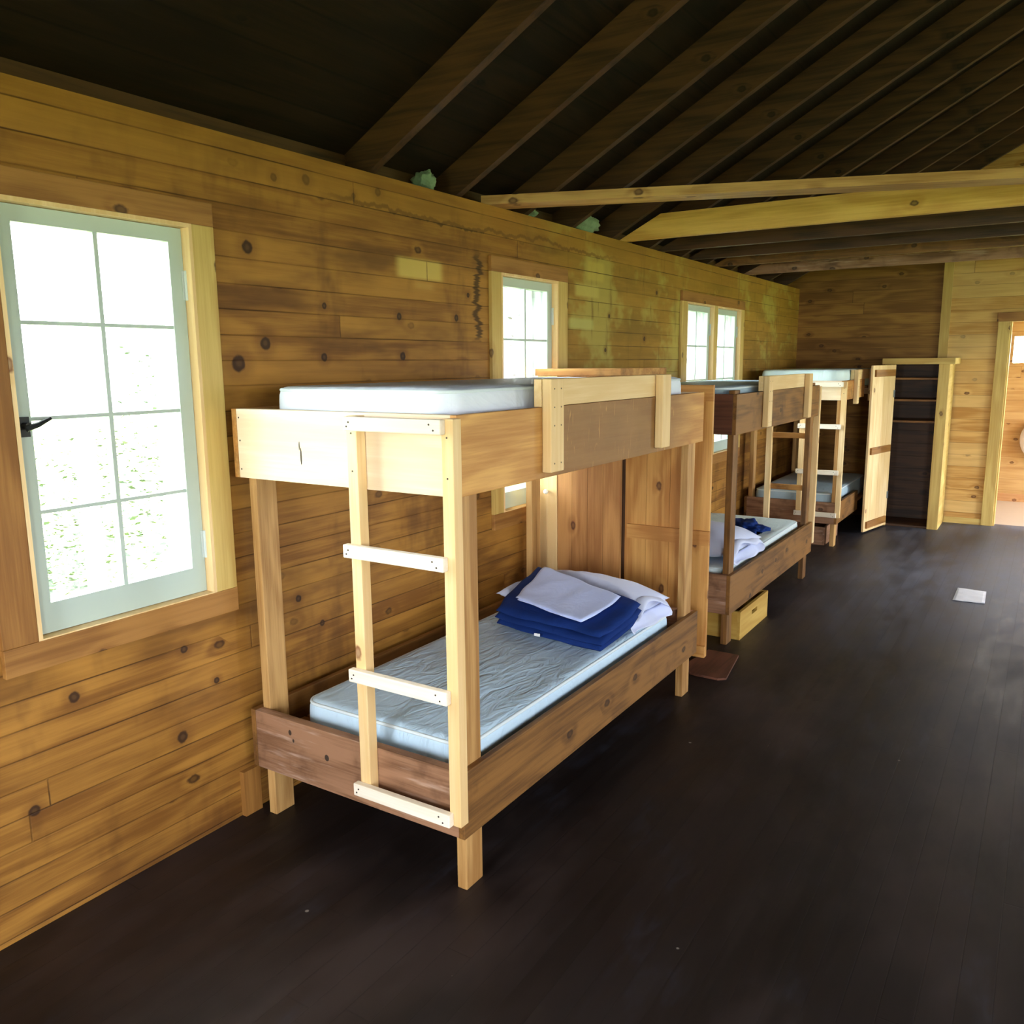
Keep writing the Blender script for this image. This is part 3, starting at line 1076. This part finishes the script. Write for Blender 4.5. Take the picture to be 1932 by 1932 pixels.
def folded(name, parent, mat, corners, thick, layers, seed, bvh=None, amp=.006, round_=.07, rest=False):
    """folded cloth: stacked, soft rounded sheets between four corners FL, FR, RR, RL (bottom surface)"""
    off = root_off(parent)
    FL, FR, RR, RL = [Vector(c) for c in corners]
    nx, ny = 28, 20
    th = thick / layers
    bm = bmesh.new()
    hgt = {}
    def sq(a, b):
        # pull square corners round
        m, l = max(abs(a), abs(b)), math.hypot(a, b)
        if l < 1e-9: return a, b
        k = 1 - round_ * (1 - m / l) / .293 * m ** 6
        return a * k, b * k
    def base_at(u, v):
        p = (FL * (1 - u) + FR * u) * (1 - v) + (RL * (1 - u) + RR * u) * v
        return p
    if bvh is not None:
        for i in range(nx + 1):
            for j in range(ny + 1):
                p = base_at(i / nx, j / ny)
                q = max(top_z(bvh, p.x + dx, p.y + dy) for dx in (-.02, 0, .02) for dy in (-.02, 0, .02))
                hgt[(i, j)] = (q + .004) if rest else max(p.z, q + .004)
        for _ in range(4):        # cloth does not follow every dent: smooth, never sinking
            h2 = {}
            for i in range(nx + 1):
                for j in range(ny + 1):
                    nb = [hgt[(a, b)] for a, b in ((i - 1, j), (i + 1, j), (i, j - 1), (i, j + 1)) if (a, b) in hgt]
                    h2[(i, j)] = max(hgt[(i, j)], sum(nb) / len(nb))
            hgt = h2
    for L in range(layers):
        ins = .0 + .010 * ((L * 7 + seed) % 3)
        vs = {}
        def pos(i, j, s):
            a, b = sq(2 * i / nx - 1, 2 * j / ny - 1)
            u = .5 + a * (.5 - ins)
            v = .5 + b * (.5 - ins)
            base = base_at(u, v)
            if hgt:
                base.z = hgt[(i, j)]
            du = min(i / nx, 1 - i / nx) * (FR - FL).length
            dv = min(j / ny, 1 - j / ny) * (RL - FL).length
            d = min(du, dv)
            rr = th * .9
            k = math.sqrt(max(0, 1 - (1 - min(d / rr, 1)) ** 2)) if d < rr else 1
            w = mnoise.noise(base * 6 + Vector((seed, L, 0))) * amp + mnoise.noise(base * 15 + Vector((seed, L, 3))) * amp * .35
            w = max(w, -amp * .3) + amp * .3
            z = L * th + th * .5 + s * th * .5 * (.1 + .9 * k) + w * (1 if L or s > 0 else 0)
            j1 = mnoise.noise(Vector((base.x * 9, base.y * 9, seed + L))) * .010
            return base + Vector((j1, j1, z)) - off
        for s in (-1, 1):
            for i in range(nx + 1):
                for j in range(ny + 1):
                    vs[(i, j, s)] = bm.verts.new(pos(i, j, s))
        for i in range(nx):
            for j in range(ny):
                bm.faces.new([vs[(a, b, 1)] for a, b in ((i, j), (i + 1, j), (i + 1, j + 1), (i, j + 1))])
                bm.faces.new([vs[(a, b, -1)] for a, b in ((i, j), (i, j + 1), (i + 1, j + 1), (i + 1, j))])
        for i in range(nx):
            for j, fl in ((0, 1), (ny, -1)):
                bm.faces.new([vs[(i, j, -1)], vs[(i + 1, j, -1)], vs[(i + 1, j, 1)], vs[(i, j, 1)]])
        for j in range(ny):
            for i in (0, nx):
                bm.faces.new([vs[(i, j, -1)], vs[(i, j, 1)], vs[(i, j + 1, 1)], vs[(i, j + 1, -1)]])
    return finish(name, bm, mat, parent, smooth=True)


from mathutils.bvhtree import BVHTree


def kids(o):
    r = []
    for c in o.children:
        r.append(c); r += kids(c)
    return r


def world_bvh(*roots):
    bpy.context.view_layer.update()
    vs, fs = [], []
    for r in roots:
        for o in [r] + kids(r):
            if o.type != 'MESH': continue
            b = len(vs)
            vs += [o.matrix_world @ v.co for v in o.data.vertices]
            fs += [[b + i for i in p.vertices] for p in o.data.polygons]
    return BVHTree.FromPolygons(vs, fs)


def top_z(bvh, x, y):
    h = bvh.ray_cast(Vector((x, y, 1.2)), Vector((0, 0, -1)))
    return h[0].z if h[0] is not None else -1.0


def settle(root, bvh, gap=.0015):
    """lift a thing until it just rests on what lies below it"""
    bpy.context.view_layer.update()
    need = -9
    for o in [root] + kids(root):
        if o.type != 'MESH': continue
        for v in o.data.vertices:
            w = o.matrix_world @ v.co
            if w.z < root.location.z + .12:
                need = max(need, top_z(bvh, w.x, w.y) - w.z)
    if need > -1:
        root.location.z += need + gap
    bpy.context.view_layer.update()


def press(root, corners, gap=.004, soft=.03):
    """squash a soft thing below a sheet spanning four corners FL, FR, RR, RL"""
    bpy.context.view_layer.update()
    FL, FR, RR, RL = [Vector(c) for c in corners]
    ux, uy = FR - FL, RL - FL
    for o in [root] + kids(root):
        if o.type != 'MESH': continue
        mw = o.matrix_world.copy(); inv = mw.inverted()
        for v in o.data.vertices:
            w = mw @ v.co
            # invert the bilinear patch approximately
            u = vv = .5
            for _ in range(6):
                p = (FL * (1 - u) + FR * u) * (1 - vv) + (RL * (1 - u) + RR * u) * vv
                du = (FR - FL) * (1 - vv) + (RR - RL) * vv
                dv = (RL - FL) * (1 - u) + (RR - FR) * u
                det = du.x * dv.y - du.y * dv.x
                ex, ey = w.x - p.x, w.y - p.y
                u += (ex * dv.y - ey * dv.x) / det
                vv += (du.x * ey - du.y * ex) / det
            p = (FL * (1 - u) + FR * u) * (1 - vv) + (RL * (1 - u) + RR * u) * vv
            out = max(-u, u - 1, 0) * ux.length, max(-vv, vv - 1, 0) * uy.length
            d = math.hypot(*out)
            lim = p.z - gap + (d / soft) ** 2 * .02 if d < .2 else 9
            if w.z > lim:
                w.z = lim
                v.co = inv @ w


# ------------------------------------------------------------------ bunk beds
def bunk(label, X0, X1, Y0, Y1, zu, zl, ladder, guard, mats, post_top, rail_end=None, ladder_x=(.613, .975), guard_side=None, worn=False):
    root = empty('bunk_bed', ((X0 + X1) / 2, (Y0 + Y1) / 2, 0))
    tag(root, label, 'bunk bed', 'bunk beds along the left wall')
    t, et, pw, pd = .023, .036, .037, .089
    re = rail_end or Y1
    # rails (long boards)
    board('upper_rail', root, MT['rail_worn'] if worn else W(mats['urail'], 1), (X1 - t, X1, Y0, re, zu[0], zu[1]))
    board('upper_rail', root, W(mats['urail'], 1), (X0, X0 + t, Y0, Y1, zu[0], zu[1]))
    board('lower_rail', root, W(mats['lrail'], 1), (X1 - t, X1, Y0, re, zl[0], zl[1]))
    board('lower_rail', root, W(mats['lrail'], 1), (X0, X0 + t, Y0, Y1, zl[0], zl[1]))
    # end boards
    for (a, b, ku, kl) in ((Y0 + .001, Y0 + et, 'uend', 'lend'), (Y1 - et, Y1 - .001, 'uend', 'lend')):
        nu = []
        nl = []
        if a < Y0 + .1:
            nu = [(X0 + .035, a, z, 1) for z in (zu[0] + .03, (zu[0] + zu[1]) / 2 + .01, zu[1] - .03)]
        board('upper_end_board', root, W(mats[ku], 0), (X0 + t, X1 - t, a, b, zu[0], zu[1]), nails=nu,
              marks=[(.372, a, 1.352, .0045, .034), (.366, a, 1.385, .003, .018)] if worn and a < Y0 + .1 else [])
        board('lower_end_board', root, W(mats[kl], 0), (X0 + t, X1 - t, a, b, zl[0], zl[1]), nails=nl,
              marks=[(.42, a, .322, .012, .014), (.245, a, .372, .009, .012), (.26, a, .345, .006, .008)] if worn and a < Y0 + .1 else [])
    # posts
    for x in (X0 + t, X1 - t - pw):
        for y in (Y0 + et + .002, Y1 - et - .002 - pd):
            board('post', root, W(mats['post'], 2), (x, x + pw, y, y + pd, 0, post_top), .004)
    # slatted decks that carry the mattresses
    for z in (zu[1] - .075, zl[1] - .11):
        off = root_off(root)
        bm = bmesh.new()
        y = Y0 + et + .004
        while y < Y1 - et - .1:
            xa, xb = X0 + t + .002, X1 - t - .002
            if y < Y0 + et + .1 or y + .09 > Y1 - et - .095:
                xa += pw + .004; xb -= pw + .004
            bx(bm, xa, xb, y, y + .09, z - .018, z, off=off)
            y += .102
        finish('deck', bm, W('panel', 0), root)
    # ladder
    sgn = -1 if ladder == 'near' else 1
    yl = Y0 if ladder == 'near' else Y1
    def yy(a, b):
        return (yl + sgn * b, yl + sgn * a) if sgn < 0 else (yl + sgn * a, yl + sgn * b)
    sx0, sx1 = ladder_x
    y0, y1 = yy(.001, .040)
    for k, x in enumerate((sx0, sx1 - .003)):
        nl = [(x + .019, y0, z, 1) for z in (zu[1] - .06, zu[0] + .06)] if sgn < 0 else []
        board('ladder_stile', root, W(mats['ladder'], 2), (x, x + .041, y0, y1, zl[0] + .065, zu[1] - .008), .0025, nails=nl)
    y0, y1 = yy(.040, .064)
    rx0, rx1 = sx0 - .012, sx1 + .012
    for k, z in enumerate((zl[0] + .068, .655, 1.057, zu[1] - .051)):
        a = rx0 + (.022 if k == 3 else 0)
        nl = []
        if sgn < 0:
            nl = [(a + .022, y0, z + .026, 1), (a + .014, y0, z + .013, 1), (rx1 - .04, y0, z + .028, 1), (rx1 - .025, y0, z + .012, 1)]
        board('ladder_rung', root, W(mats['rung'], 0), (a, rx1, y0, y1, z, z + .042), .004, nails=nl)
    # guard rail
    if guard:
        ga, gb = guard
        board('guard_board', root, W(mats['guard'], 1), (X1 - .03, X1 - .001, ga, gb, zu[1] + .001, zu[1] + .091))
        for a in (ga, gb - .086):
            nl = []
            if a == ga:
                nl = [(X1 + .0355, a + dy, zu[1] + dz, 0) for dy in (.022, .066) for dz in (.06, .0, -.06, -.185)]
            board('guard_post', root, W(mats['guard'], 2), (X1 + .001, X1 + .036, a, a + .086, zu[1] - .214, zu[1] + .092), .004, nails=nl)
    return root


bunk('pale ended bunk bed with a ladder on its near end, closest to the camera',
     .0477, .9966, 0.0, 2.0, (1.264, 1.499), (.1996, .4176), 'near', (.471, 1.492),
     dict(urail='honey', lrail='aged', uend='pale', lend='scuff', post='post', ladder='new', rung='bare', guard='new'), 1.47, worn=True)
bunk('middle bunk bed with a dark near end and its ladder on the far end',
     .05, .93, 2.71, 4.66, (1.237, 1.463), (.195, .428), 'far', (3.205, 4.285),
     dict(urail='aged', lrail='aged', uend='red', lend='scuff', post='aged', ladder='new', rung='honey', guard='new'), 1.483,
     ladder_x=(.55, .90))
bunk('farthest bunk bed with pale ladder and aqua mattress, beside the open wardrobe at the back',
     .05, .88, 5.80, 7.50, (1.303, 1.470), (.21, .40), 'near', (6.20, 7.0),
     dict(urail='honey', lrail='aged', uend='pale', lend='scuff', post='post', ladder='new', rung='bare', guard='new'), 1.385,
     rail_end=6.72, ladder_x=(.53, .87))

MG = 'mattresses on the bunks'
mattress('white covered mattress on the top deck of the nearest bunk', MG, MT['cover_white'], .175, .915, .075, 1.94, 1.425, 1.572, True, .06, 1)
mattress('pale blue mattress with white piping under the navy blanket', MG, MT['cover_blue'], .215, .935, .10, 1.785, .309, .458, True, .06, 2)
mattress('grey blue thin mattress on the top deck of the middle bunk', MG, MT['cover_grey'], .125, .85, 2.79, 4.56, 1.389, 1.502, True, .07, 3)
mattress('whitish mattress with rounded corners on the lower deck of the middle bunk', MG, MT['cover_mint'], .12, .86, 2.78, 4.55, .319, .455, True, .09, 4)
mattress('aqua mattress with rounded corners on top of the farthest bunk', MG, MT['cover_aqua'], .13, .838, 5.85, 7.42, 1.396, 1.565, False, .12, 5)
mattress('blue mattress on the lower deck of the farthest bunk', MG, MT['cover_grey'], .125, .808, 5.87, 7.44, .291, .475, True, .07, 6)

# bedding on the first bunk
MATS = {o['label']: o for o in COL.objects if o.get('category') == 'mattress'}
m_low1 = next(o for k, o in MATS.items() if 'navy blanket' in k)
m_low2 = next(o for k, o in MATS.items() if 'lower deck of the middle' in k)
p1 = pillow('white pillow in an open ended case behind the navy blanket on the first bunk', (.575, 1.56, .455), .72, .42, .20, math.radians(-5), 0, 3)
b_m1 = world_bvh(m_low1)
settle(p1, b_m1)
bl = empty('blanket', (.66, 1.3, .458))
tag(bl, 'navy blue blanket folded thick and propped against the pillow on the nearest lower bunk', 'blanket')
BQ = ((.335, 1.125, .464), (.955, 1.03, .464), (.985, 1.385, .528), (.295, 1.605, .572))
press(p1, BQ, .012)
folded('blanket_fold', bl, MT['navy'], BQ, .085, 3, 2, None, amp=.010, round_=.05)
bm = bmesh.new()
bx(bm, -.014, .014, -.002, .001, -.006, .006)
tg = finish('care_tag', bm, MT['tag'], bl, .0005)
tg.location = Vector((.62, 1.066, .492)) - bl.location
tg['label'] = 'small white tag on the blanket edge'
tw = empty('folded_sheet', (.62, 1.35, .6))
tag(tw, 'folded white sheet lying on top of the navy blanket', 'sheet')
folded('sheet_fold', tw, MT['towel'], ((.425, 1.195, .563), (.835, 1.065, .560), (.890, 1.345, .622), (.385, 1.535, .668)), .020, 2, 5, world_bvh(bl), amp=.005, round_=.03, rest=True)

# bedding on the middle bunk
b_m2 = world_bvh(m_low2)
p2 = pillow('white pillow slumped over the rail of the middle lower bunk', (.60, 3.11, .47), .62, .44, .22, math.radians(-10), math.radians(4), 8)
settle(p2, b_m2)
nv = empty('cloth', (.62, 4.0, .456))
tag(nv, 'small crumpled navy cloth on the middle lower bunk mattress', 'cloth')
bm = bmesh.new()
bmesh.ops.create_icosphere(bm, subdivisions=5, radius=1)
for v in bm.verts:
    d = v.co.copy()
    n = 1 + mnoise.noise(d * 1.7 + Vector((4, 1, 0))) * .5 + mnoise.noise(d * 4.5) * .22
    v.co = Vector((d.x * .12 * n, d.y * .20 * n, max(-.0, d.z * .055 * n)))
finish('cloth_heap', bm, MT['navy'], nv, smooth=True)
nv.rotation_euler = (0, 0, .55)
settle(nv, b_m2)


# ------------------------------------------------------------------ first wardrobe (open plank door)
wr = empty('wardrobe', (.29, 2.36, 0))
tag(wr, 'pine plank wardrobe with its ledged door open, between the first and middle bunk', 'wardrobe', 'plank wardrobes')
wx0, wx1, wy0, wy1 = .030, .530, 2.070, 2.655
board('wardrobe_top', wr, W('honey', 0), (wx0 - .006, wx1 + .004, wy0 - .02, wy1 + .0, 1.575, 1.612))
xs = (.030, .152, .243, .338, .43, .532)
off = root_off(wr)
bm = bmesh.new()
for a, b in zip(xs[1:-1], xs[2:]):
    bx(bm, a + .0008, b - .0008, wy0, wy0 + .02, .08, 1.574, off=off)
finish('side_panel', bm, W('panel', 2), wr, .0015)
cs = board('corner_board', wr, W('new', 2), (.030, .151, wy0 - .004, wy0 + .02, .08, 1.574))
cs['label'] = 'paler narrow board with a white knob'
bm = bmesh.new()
c0 = Vector((.093, wy0 - .004, .945)) - off
tube(bm, [c0, c0 + Vector((0, -.012, 0)), c0 + Vector((0, -.016, 0)), c0 + Vector((0, -.026, 0)), c0 + Vector((0, -.031, 0))], [.006, .006, .012, .013, .007], 14)
kb = finish('knob', bm, MT['knob'], cs, smooth=True)
board('back_panel', wr, W('panel', 2), (wx0, wx0 + .016, wy0 + .021, wy1 - .021, .08, 1.574))
board('side_panel', wr, W('panel', 2), (wx0, wx1, wy1 - .02, wy1, .08, 1.574))
board('wardrobe_floor', wr, W('panel', 0), (wx0 + .017, wx1 - .002, wy0 + .021, wy1 - .021, .10, .12))
board('shelf', wr, W('panel', 0), (wx0 + .017, wx1 - .01, wy0 + .021, wy1 - .021, 1.30, 1.32))
board('plinth', wr, W('panel', 1), (wx1 - .022, wx1 - .002, wy0 + .021, wy1 - .021, 0, .0999))
board('plinth', wr, W('panel', 1), (wx0 + .017, wx0 + .037, wy0 + .021, wy1 - .021, 0, .0999))
board('dark_gap_strip', wr, W('dark', 2), (.509, .548, wy0 + .0405, wy0 + .06, .15, 1.574))  # dark strip added behind the door gap, standing in for its shade
dr = empty('door', (.552, 2.09, .15))
dr.parent = wr
dr.location = Vector((.552, 2.085, .15)) - wr.location
dxs = (.552, .672, .80, .915, 1.012)
off = Vector((.552, 2.085, .15))
bm = bmesh.new()
for a, b in zip(dxs[:-1], dxs[1:]):
    bx(bm, a + .0008, b - .0008, 2.085, 2.105, .150, 1.530, off=off)
finish('door_boards', bm, W('door', 2), dr, .0015)
for (z0, z1, xa, xb) in ((1.452, 1.529, .60, 1.018), (.735, .808, .572, 1.018), (.151, .21, .58, 1.012)):
    bm = bmesh.new()
    bx(bm, xa, xb, 2.066, 2.0849, z0, z1, off=off)
    finish('batten', bm, W('door', 0), dr, .002)
for z in (.40, 1.25):
    bm = bmesh.new()
    bx(bm, .533, .556, 2.082, 2.0845, z - .03, z + .03, off=off)
    tube(bm, [(.5445, 2.081, z - .032), (.5445, 2.081, z + .032)], .005, 8, off=off)
    finish('hinge', bm, MT['iron'], dr)

# ------------------------------------------------------------------ second wardrobe at the back wall
w2 = empty('wardrobe', (1.28, 7.38, 0))
tag(w2, 'open pine wardrobe with dark shelves built against the back wall', 'wardrobe', 'plank wardrobes')
ax0, ax1, ay0, ay1 = .985, 1.557, 7.13, 7.615
board('wardrobe_top', w2, W('trim', 0), (ax0 - .02, ax1 + .045, ay0 - .04, ay1 + .002, 1.602, 1.660))
board('side_panel', w2, W('trim', 1), (ax1 - .02, ax1, ay0 + .023, ay1, 0, 1.601))
board('side_panel', w2, W('dark', 1), (ax0, ax0 + .02, ay0 + .023, ay1, 0, 1.601))
board('front_frame', w2, W('trim', 2), (1.462, ax1 - .001, ay0, ay0 + .022, 0, 1.601))
board('front_frame', w2, W('trim', 2), (ax0, 1.082, ay0, ay0 + .022, 0, 1.601))
off = root_off(w2)
bm = bmesh.new()
z = .02
while z < 1.58:
    bx(bm, ax0 + .021, ax1 - .021, ay1 - .018, ay1, z, min(z + .128, 1.6), off=off)
    z += .13
finish('back_panel', bm, W('dark', 0), w2, .002)
board('wardrobe_floor', w2, W('dark', 0), (ax0 + .021, ax1 - .021, ay0 + .023, ay1 - .019, .0, .02))
for z in (1.452, 1.243, 1.035):
    board('shelf', w2, W('aged', 0), (ax0 + .021, ax1 - .021, ay0 + .06, ay1 - .019, z, z + .02))
d2 = empty('door', (0, 0, 0))
d2.parent = w2
hinge = Vector((1.072, 7.108, .02))
d2.location = hinge - w2.location
dirv = Vector((.958 - 1.072, 6.56 - 7.108, 0))
DL = dirv.length
ang = math.atan2(dirv.y, dirv.x)
d2.rotation_euler = (0, 0, ang)
bm = bmesh.new()
for k in range(4):
    bx(bm, DL * k / 4 + .0008, DL * (k + 1) / 4 - .0008, 0, .02, 0, 1.575)
finish('door_boards', bm, W('new', 2), d2, .0015)
for z in (.03, .74, 1.47):
    bm = bmesh.new()
    bx(bm, .05, DL - .04, .0201, .038, z, z + .065)
    finish('batten', bm, W('trimd', 0), d2, .002)
for z in (.3, 1.30):
    bm = bmesh.new()
    bx(bm, -.006, .03, .0201, .0235, z - .035, z + .035)
    finish('hinge', bm, MT['steel'], d2)


# ------------------------------------------------------------------ boxes under the beds, things on the floor
def crate(label, x0, x1, y0, y1, z1, kind, slot=True):
    root = empty('crate', ((x0 + x1) / 2, (y0 + y1) / 2, 0))
    tag(root, label, 'crate', 'wooden boxes under the bunks')
    t = .018
    board('crate_bottom', root, W(kind, 1), (x0 + t, x1 - t, y0 + t, y1 - t, 0, .014), .001)
    off = root_off(root)
    cyy = (y0 + y1) / 2
    for xa in (x0, x1 - t):
        bm = bmesh.new()
        if slot and xa > x0:
            a, b, c, d = cyy - .055, cyy + .055, z1 * .58, z1 * .58 + .026
            bx(bm, xa, xa + t, y0, a, 0, z1, off=off)
            bx(bm, xa, xa + t, b, y1, 0, z1, off=off)
            bx(bm, xa, xa + t, a, b, 0, c, off=off)
            bx(bm, xa, xa + t, a, b, d, z1, off=off)
        else:
            bx(bm, xa, xa + t, y0, y1, 0, z1, off=off)
        finish('crate_side', bm, W(kind, 1), root)
    for ya in (y0, y1 - t):
        board('crate_end', root, W(kind, 0), (x0 + t, x1 - t, ya, ya + t, 0, z1), .001)
    return root


crate('yellowish wooden crate with a hand slot under the near half of the middle bunk', .45, .946, 2.875, 3.452, .172, 'crate')
crate('brown wooden box on the floor under the farthest bunk', .30, .775, 5.86, 6.4, .165, 'scuff', slot=False)

# worn board lying on the floor by the wardrobe door
bm = bmesh.new()
pts = [(.857, 2.591), (1.033, 2.588), (1.087, 2.211), (1.05, 2.18), (.923, 2.183), (.82, 2.21)]
cx, cyy = .96, 2.39
lo = [bm.verts.new((x - cx, y - cyy, .0)) for x, y in pts]
hi = [bm.verts.new((x - cx, y - cyy, .012)) for x, y in pts]
bm.faces.new(lo[::-1]); bm.faces.new(hi)
for i in range(len(pts)):
    bm.faces.new((lo[i], lo[(i + 1) % 6], hi[(i + 1) % 6], hi[i]))
o = finish('floor_mat', bm, W('red', 1), None, .002, loc=(cx, cyy, .0005))
tag(o, 'flat reddish brown board lying on the floor below the open wardrobe door', 'board')

# pale sheet on the aisle floor
bm = bmesh.new()
nx, ny = 10, 16
q = [(1.937, 4.836), (2.12, 4.828), (2.132, 4.474), (1.937, 4.463)]
cx, cyy = 2.03, 4.65
g = {}
for s in (0, 1):
    for i in range(nx + 1):
        for j in range(ny + 1):
            u, v = i / nx, j / ny
            x = (q[0][0] * (1 - u) + q[1][0] * u) * (1 - v) + (q[3][0] * (1 - u) + q[2][0] * u) * v
            y = (q[0][1] * (1 - u) + q[1][1] * u) * (1 - v) + (q[3][1] * (1 - u) + q[2][1] * u) * v
            z = .002 + abs(mnoise.noise(Vector((x * 9, y * 9, 2)))) * .006 + s * .0012
            g[(i, j, s)] = bm.verts.new((x - cx, y - cyy, z))
for i in range(nx):
    for j in range(ny):
        for s in (0, 1):
            f = [g[(a, b, s)] for a, b in ((i, j), (i + 1, j), (i + 1, j + 1), (i, j + 1))]
            bm.faces.new(f if s else f[::-1])
for i in range(nx):
    for j in (0, ny):
        bm.faces.new([g[(i, j, 0)], g[(i + 1, j, 0)], g[(i + 1, j, 1)], g[(i, j, 1)]])
for j in range(ny):
    for i in (0, nx):
        bm.faces.new([g[(i, j, 0)], g[(i, j, 1)], g[(i, j + 1, 1)], g[(i, j + 1, 0)]])
o = finish('paper_sheet', bm, MT['paper'], None, smooth=True, loc=(cx, cyy, .0))
tag(o, 'pale translucent sheet lying on the dark floor of the aisle', 'sheet')

# ------------------------------------------------------------------ outdoors seen through the panes
bm = bmesh.new()
bx(bm, -40, -.6, -30, 40, -.9, -.45)
bx(bm, 5.9, 40, -30, 40, -.9, -.45)
bx(bm, -.6, 5.9, -30, -4.4, -.9, -.45)
bx(bm, -.6, 5.9, 9.9, 40, -.9, -.45)
struct(finish('ground', bm, MT['ground']))
bm = bmesh.new()
rnd = random.Random(4)
for i in range(13000):
    if i < 11000:
        y = rnd.uniform(-.2, 5.2)
        x = rnd.uniform(-6.4, -4.4)
        top = 1.0 + .6 * math.sin(y * 2.1) + .3 * math.sin(y * 5.3)
        z = -.40 + (top + .4) * rnd.random() ** .8
        s_ = rnd.uniform(.018, .05)
    else:
        y = rnd.uniform(6.5, 19)
        x = rnd.uniform(-7.5, -5.5)
        z = -.40 + 3.2 * rnd.random()
        s_ = rnd.uniform(.03, .08)
    a = rnd.uniform(0, 6.28)
    ux = Vector((math.cos(a), math.sin(a), rnd.uniform(-.5, .5))).normalized()
    vx = ux.cross(Vector((rnd.uniform(-1, 1), rnd.uniform(-1, 1), 1)).normalized())
    c = Vector((x, y, z))
    bm.faces.new([bm.verts.new(c + ux * s_), bm.verts.new(c + vx * s_ * .5), bm.verts.new(c - ux * s_), bm.verts.new(c - vx * s_ * .5)])
o = finish('bushes', bm, MT['leaf'])
tag(o, 'pale green bushes outside, seen through the lower panes of the near window', 'bushes', kind='stuff')
bm = bmesh.new()
tube(bm, [(0, 0, 0), (0, 0, 1.62), (0, 0, 1.66)], [.036, .034, .02], 12)
o = finish('fence_post', bm, MT['postw'], None, smooth=False, loc=(-3.0, 1.235, -.449))
tag(o, 'white post standing outside the near window', 'post')
